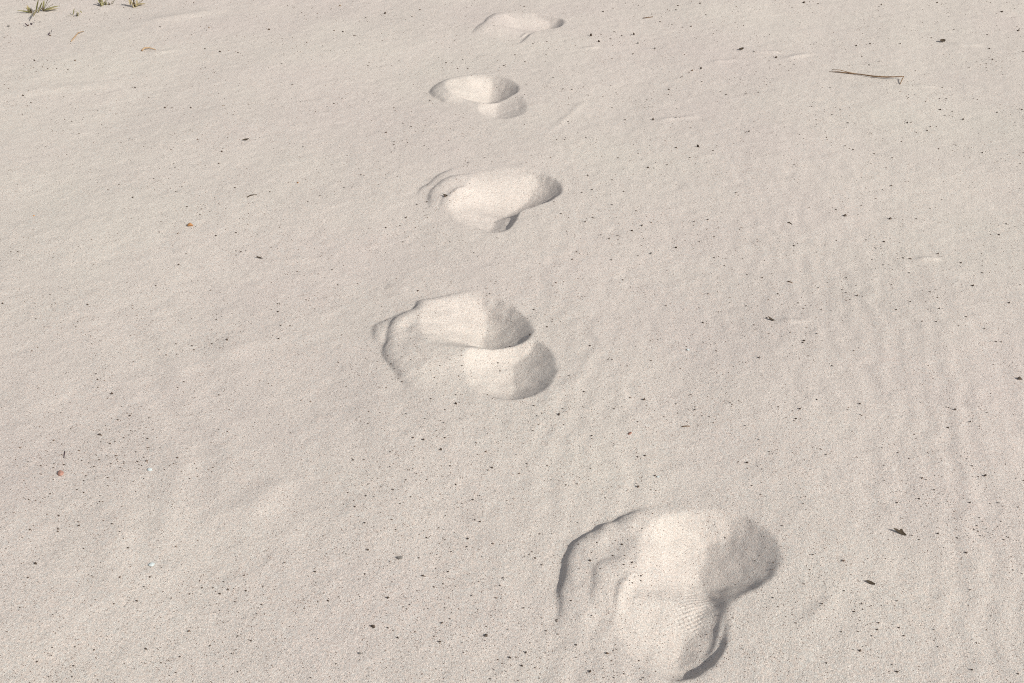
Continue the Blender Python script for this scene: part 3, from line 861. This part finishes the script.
# the folded dry stalk
sk = bpy.data.objects.new('dry_stalk', None)
C.objects.link(sk)
b0 = ground_at(866, 77)
sk.location = b0
sk['label'] = 'long thin reddish brown dry stalk with a folded end, lying on the sand'
sk['category'] = 'stalk'
def stalk_part(name, pix, rad, lifts, mat):
    pts = []
    for (a, b), l in zip(pix, lifts):
        p = ground_at(a, b)
        pts.append(Vector(p) + Vector((0, 0, l)) - Vector(b0))
    o = bpy.data.objects.new(name, tube_mesh(name, pts, rad, mat))
    C.objects.link(o)
    o.parent = sk
stalk_part('stem', [(829, 72), (838, 72.7), (850, 74), (862, 75.6), (874, 77.7), (886, 78.9), (896, 79.5), (903, 79.6)],
           [.0009, .0018, .0022, .0020, .0029, .0028, .0020, .0015], [.001, .003, .003, .004, .005, .007, .010, .012], TWIG)
stalk_part('split_fibre', [(832, 70.6), (840, 71.6), (848, 73.2), (856, 74.6)], [.0009, .0013, .0012, .0007], [.004, .006, .004, .004], STRAW)
stalk_part('folded_tip', [(903, 79.6), (901.5, 82), (900, 84.5)], [.0015, .0018, .0013], [.012, .008, .001], TWIG)

# ---- plants at the far edge, and two dark clumps standing in for shadow
def blade(verts, faces, base, ang, length, width, rise, droop, seg=6, twist=0.0):
    d = Vector((math.cos(ang), math.sin(ang), 0))
    s = Vector((-math.sin(ang), math.cos(ang), 0))
    k = len(verts)
    for i in range(seg + 1):
        t = i / seg
        c = base + d * (length * t * math.cos(rise)) + Vector((0, 0, length * (t * math.sin(rise) - droop * t * t)))
        c.z = max(c.z, base.z - 0.002)
        ww = width * (0.75 + 0.6 * t) * (1 - t ** 3) * .5 + 1e-4
        side = s * math.cos(twist) + Vector((0, 0, math.sin(twist)))
        verts += [c - side * ww, c + Vector((0, 0, -0.25 * ww)), c + side * ww]
    for i in range(seg):
        a = k + 3 * i
        faces += [(a, a + 1, a + 4, a + 3), (a + 1, a + 2, a + 5, a + 4)]

def plant(px, py, blades, stem_h, label, leafmat, seed, drymat=None, name='beach_plant_or_shadow_clump'):  # also builds the two clumps that imitate a shadow
    g = random.Random(seed)
    p = ground_at(px, py)
    root = bpy.data.objects.new(name, None)
    C.objects.link(root)
    root.location = p
    root['label'] = label
    root['category'] = 'plant'
    root['group'] = 'sparse beach plants'
    groups = {}
    for ang, ln, wd, rise, droop, dry, off in blades:
        vf = groups.setdefault(dry, ([], []))
        blade(vf[0], vf[1], Vector((off[0], off[1], off[2])), ang, ln * 0.8, wd * 0.8, rise, droop, twist=g.uniform(-.5, .5))
    for dry, (v, f) in groups.items():
        nm = 'dry_leaves' if dry else 'green_leaves'
        o = bpy.data.objects.new(nm, mesh_from(nm, v, f, drymat if dry else leafmat, True))
        C.objects.link(o)
        o.parent = root
    if stem_h:
        o = bpy.data.objects.new('stem', tube_mesh('stem', [(0, 0, -.01), (.002, .001, stem_h * .5), (0, .003, stem_h)], [.0035, .003, .002], STEMM))
        C.objects.link(o)
        o.parent = root
    return root
def fan(n, a0, a1, l0, l1, w, r0, r1, seed, dry=0.3, spread=.012, zr=0.01):
    g = random.Random(seed)
    return [(g.uniform(a0, a1), g.uniform(l0, l1), w * g.uniform(.7, 1.2), g.uniform(r0, r1), g.uniform(.15, .5), g.random() < dry,
             (g.uniform(-spread, spread), g.uniform(-spread, spread), g.uniform(0, zr))) for _ in range(n)]
O3 = (0, 0, .004)
plant(31.5, 13.3, [(3.2, .075, .010, .25, .1, False, O3), (2.7, .05, .012, .7, .2, True, O3), (2.3, .05, .012, .8, .2, False, O3), (1.3, .085, .012, .95, .1, False, (.02, 0, .004)),
      (1.05, .07, .012, .9, .1, False, (.03, 0, .004)), (2.0, .05, .011, 1.0, .2, True, (-.01, 0, .004)), (4.95, .15, .012, .12, .10, True, (.035, -.01, .02)), (4.7, .12, .010, .1, .1, False, (.035, 0, .015)),
      (.25, .045, .012, .5, .2, False, O3)], .02, 'spiky yellow-green plant with a long leaf hanging forward', GREEN, 1, DRYGRASS)
plant(43.5, 11.3, [(.25, .095, .012, .30, .1, False, O3), (.10, .085, .011, .18, .1, True, O3), (.8, .11, .011, .75, .1, False, O3), (1.0, .12, .009, .85, .05, False, O3), (1.5, .07, .011, 1.0, .2, False, O3),
      (-.25, .05, .012, .3, .2, False, O3), (2.6, .03, .010, .7, .2, True, O3), (.45, .08, .012, .5, .1, True, O3)], .02, 'leafy olive plant with blades swept sideways, touching the spiky one', GREEN, 2, DRYGRASS)
plant(77, 16, fan(9, 0, 6.28, .015, .04, .006, .3, 1.2, 3, .3, .02), .01, 'tiny isolated green sprout on bare sand', GREEN, 3, DRYGRASS)
plant(101, 6, fan(9, 0.3, 3.0, .03, .075, .009, .5, 1.4, 4, .4, .016), .03, 'small pale green seedling with one upright leaf', GREEN, 4, DRYGRASS)
plant(109, 5, fan(5, -.4, 3.4, .02, .04, .006, .3, 1.0, 14, .4, .016), .01, 'low grey-green sprig next to the pale seedling', GREEN, 14, DRYGRASS)
plant(134.5, 6.8, fan(13, -.2, 3.4, .04, .085, .010, .4, 1.3, 5, .7, .016), .035, 'dry yellowish plant with a dark woody base', DRYGRASS, 5, DRYGRASS)
plant(28, 26, fan(6, 0, 6.28, .01, .024, .007, .2, .9, 6, 0, .016), 0, 'tiny withered dark weed in front of the spiky plant', PURPLE, 6, PURPLE)
plant(38, 23, fan(5, 0, 6.28, .01, .024, .006, .2, .9, 7, 0, .02), 0, 'second tiny withered weed, curled, under the hanging leaf', PURPLE, 7, PURPLE)
plant(50, 35, fan(3, 0.8, 2.2, .012, .03, .006, .5, 1.2, 8, 0, .006), 0, 'single withered dark shoot standing on bare sand', PURPLE, 8, PURPLE)
plant(43, -4.6, fan(26, 2.6, 6.4, .03, .08, .022, .05, .5, 9, 0, .05), .02, 'rounded dark purple clump in place of a plant shadow at the far edge', PURPLE, 9, PURPLE)  # added clump: its dark colour stands in for a shadow on the sand
plant(64, -4.6, fan(26, 2.9, 6.4, .03, .08, .020, .05, .5, 10, 0, .05), .02, 'dark purple clump in place of a plant shadow beside the pale seedling', PURPLE, 10, PURPLE)  # second added clump, same shadow imitated in dark colour
